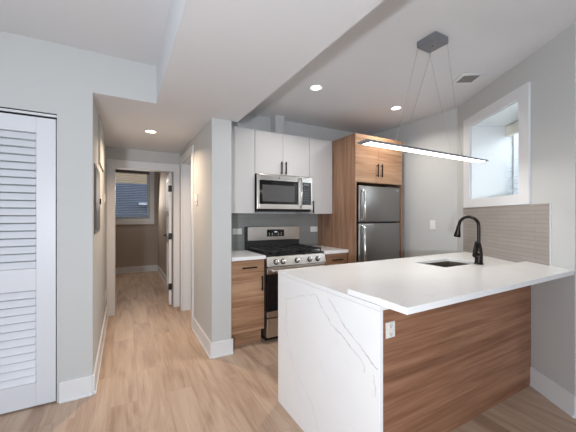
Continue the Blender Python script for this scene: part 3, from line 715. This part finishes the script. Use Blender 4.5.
# ============================================================ ISLAND
IX, AY0, AY1, AZ = .955, .907, 1.858, .927
def wx(y, o=0.0):   # x of window wall face at depth y
    s = (y-(W0.y+WN.y*o))/WD.y; return W0.x+WN.x*o+WD.x*s
g = -.0015
root = thing('quartz_counter', (IX, (AY0+AY1)/2, 0), 'white veined quartz island counter with waterfall end panel', 'countertop')
hx0, hx1, hy0, hy1 = 2.115, 2.58, 1.352, 1.63
bm = BM(); z0 = AZ-.022
xb = lambda y: wx(y, g) if y > AY0 else wx(y, g)
xs = [(IX, hx0), (hx1, None)]
prism(bm, [(IX+.0, AY0), (hx0, AY0), (hx0, AY1), (IX, AY1)], z0, AZ)
prism(bm, [(hx0, AY0), (hx1, AY0), (hx1, hy0), (hx0, hy0)], z0, AZ); prism(bm, [(hx0, hy1), (hx1, hy1), (hx1, AY1), (hx0, AY1)], z0, AZ)
prism(bm, [(hx1, AY0), (xb(AY0), AY0), (xb(AY1), AY1), (hx1, AY1)], z0, AZ)
obj('countertop', bm, M['quartz'], root)
# veins measured on the waterfall panel (world y, z) -> local to root
def vv(*a):
    out = []
    for (y0, z0_, y1, z1_, w, s) in a: out.append((y0-(AY0+AY1)/2, z0_, y1-(AY0+AY1)/2, z1_, w, s))
    return out
M['quartz_fall'] = quartz_mat('white_quartz_waterfall', vv((1.38, 0.864, 1.327, 0.81, 0.0055, 0.6), (1.327, 0.81, 1.248, 0.743, 0.0055, 0.6), (1.248, 0.743, 1.212, 0.732, 0.0055, 0.6), (1.212, 0.732, 1.085, 0.678, 0.0055, 0.6), (1.085, 0.678, 0.997, 0.634, 0.0055, 0.6), (0.997, 0.634, 0.995, 0.604, 0.0055, 0.6), (1.263, 0.87, 1.212, 0.831, 0.0055, 0.8), (1.212, 0.831, 1.136, 0.762, 0.0055, 0.8), (1.136, 0.762, 1.054, 0.723, 0.0055, 0.8), (1.054, 0.723, 0.97, 0.684, 0.0055, 0.8), (0.97, 0.684, 0.919, 0.65, 0.0055, 0.8), (1.754, 0.75, 1.659, 0.78, 0.0045, 0.4), (1.659, 0.78, 1.535, 0.828, 0.0045, 0.4), (1.535, 0.828, 1.38, 0.864, 0.0045, 0.4), (1.726, 0.736, 1.74, 0.544, 0.0045, 0.35), (1.74, 0.544, 1.633, 0.348, 0.0045, 0.35), (1.633, 0.348, 1.501, 0.262, 0.0045, 0.35), (1.501, 0.262, 1.425, 0.219, 0.0045, 0.35), (1.425, 0.219, 1.365, 0.107, 0.0045, 0.35), (0.946, 0.618, 0.934, 0.528, 0.0055, 0.5)))
bm = BM(); rbox(bm, IX, IX+.022, AY0+.001, AY1-.001, 0, z0-.0015, .0012); obj('waterfall_panel', bm, M['quartz_fall'], root)
# raised bar top
t0, t1, BY0, BY1 = .929, .957, .767, 1.115
bm = BM(); prism(bm, [(IX, BY0), (wx(BY0, g), BY0), (wx(BY1, g), BY1), (IX, BY1)], t0, t1)
tag(obj('bar_top', bm, M['quartz'], bevel=.0015), 'long white quartz bar slab raised on the island counter', 'countertop')
# island cabinet
t = thing('island_cabinet', (1.9, 1.45, 0), 'oak finished island cabinet under the quartz counter', 'cabinet')
PY = 1.078
bm = BM(); prism(bm, [(IX+.024, PY), (wx(PY, -.003), PY), (wx(PY+.018, -.003), PY+.018), (IX+.024, PY+.018)], .002, z0-.002); o = obj('back_panel', bm, M['oak_shaded'], t); o['label'] = 'horizontally grained oak panel in shaded tones'
bm = BM(); box(bm, 1.0, 1.95, PY+.019, 1.80, .1, z0-.002); box(bm, 1.0, 1.95, PY+.019, 1.73, 0, .1); obj('cabinet_body', bm, M['wood'], t)
bm = BM(); box(bm, 1.951, 2.85, 1.2, 1.80, .1, .66); box(bm, 1.951, 2.78, PY+.019, 1.73, 0, .1); obj('sink_base', bm, M['wood'], t)
for i in range(4):
    a = 1.0+i*.46; bm = BM(); rbox(bm, a+.002, a+.458, 1.801, 1.82, .105, z0-.006, .0015); d = obj('door', bm, M['wood'], t); bar_handle(d, (a+(.42 if i % 2 == 0 else .04), 1.82, .75), .15, 'z', (0, 1, 0))
plate('wall_outlet', (1.208, PY-.0003, .722), (0, -1, 0), 'white outlet at the upper left of the oak island panel', 'outlet', GRP, w=.066, h=.082)

# sink
t = thing('sink', ((hx0+hx1)/2, (hy0+hy1)/2, .70), 'undermount stainless sink in the island counter', 'sink')
bm = BM(); e = .004
sx0, sx1, sy0, sy1 = hx0-e, hx1+e, hy0-e, hy1+e
box(bm, sx0, sx1, sy0, sy1, .70, .704)
for a in ((sx0-.002, sx0, sy0, sy1), (sx1, sx1+.002, sy0, sy1), (sx0, sx1, sy0-.002, sy0), (sx0, sx1, sy1, sy1+.002)): box(bm, *a, .704, z0-.001)
obj('basin', bm, M['sink'], t)
bm = BM(); lathe(bm, ((hx0+hx1)/2, (hy0+hy1)/2, .7045), [(.045, 0), (.045, .003), (.03, .001)], n=24); obj('drain', bm, M['chrome'], t)

# faucet
fx, fy = 2.487, 1.315
t = thing('kitchen_faucet', (fx, fy, AZ), 'dark bronze gooseneck pull down faucet beside the sink', 'faucet')
bm = BM(); lathe(bm, (fx, fy, AZ), [(.034, .0002), (.034, .008), (.029, .012), (.028, .08), (.025, .12), (.016, .165), (.014, .17)], n=28); obj('faucet_body', bm, M['bronze'], t, True)
pts = [(fx, fy, AZ+.16), (fx, fy, AZ+.295)]; rr = .074; sxv, syv = -.03, 1
for k in range(1, 13):
    a = math.pi*k/12*0.97; q = rr*(1-math.cos(a)); pts.append((fx-.12*q, fy+q, AZ+.307+rr*math.sin(a)))
e_ = pts[-1]; pts.append((e_[0]-.001, e_[1]+.004, e_[2]-.02))
bm = BM(); tube(bm, pts, .0125, 16); obj('spout', bm, M['bronze'], t, True)
bm = BM(); p = Vector(pts[-1]); tube(bm, [p+Vector((0, 0, .012)), p+Vector((-.001, .003, -.02)), p+Vector((-.003, .010, -.075)), p+Vector((-.003, .011, -.083))], [.0145, .017, .027, .025], 20); obj('spray_head', bm, M['bronze'], t, True)
bm = BM(); tube(bm, [(fx-.02, fy, AZ+.075), (fx-.052, fy+.006, AZ+.075)], [.02, .019], 18)
tube(bm, [(fx-.046, fy+.004, AZ+.07), (fx-.055, fy+.004, AZ+.10), (fx-.050, fy+.0, AZ+.15), (fx-.040, fy, AZ+.185)], [.010, .012, .009, .006], 12)
o = obj('lever', bm, M['bronze'], t, True)

# backsplash by the window
bm = BM(); box(bm, -.19, .97, -.009, -.0005, t1+.0005, 1.404, wl)
box(bm, .042, .97, -.009, -.0005, AZ+.0005, t1+.0004, wl)
struct('trim_10', bm, M['tile_beige'], 'beige linear tile backsplash below the kitchen window', 'backsplash')
bm = BM(); box(bm, -.194, -.1905, -.010, -.0005, t1+.0005, 1.406, wl); struct('trim_11', bm, M['trim'], 'thin pale edge strip at the right end of the beige tile', 'edge trim')
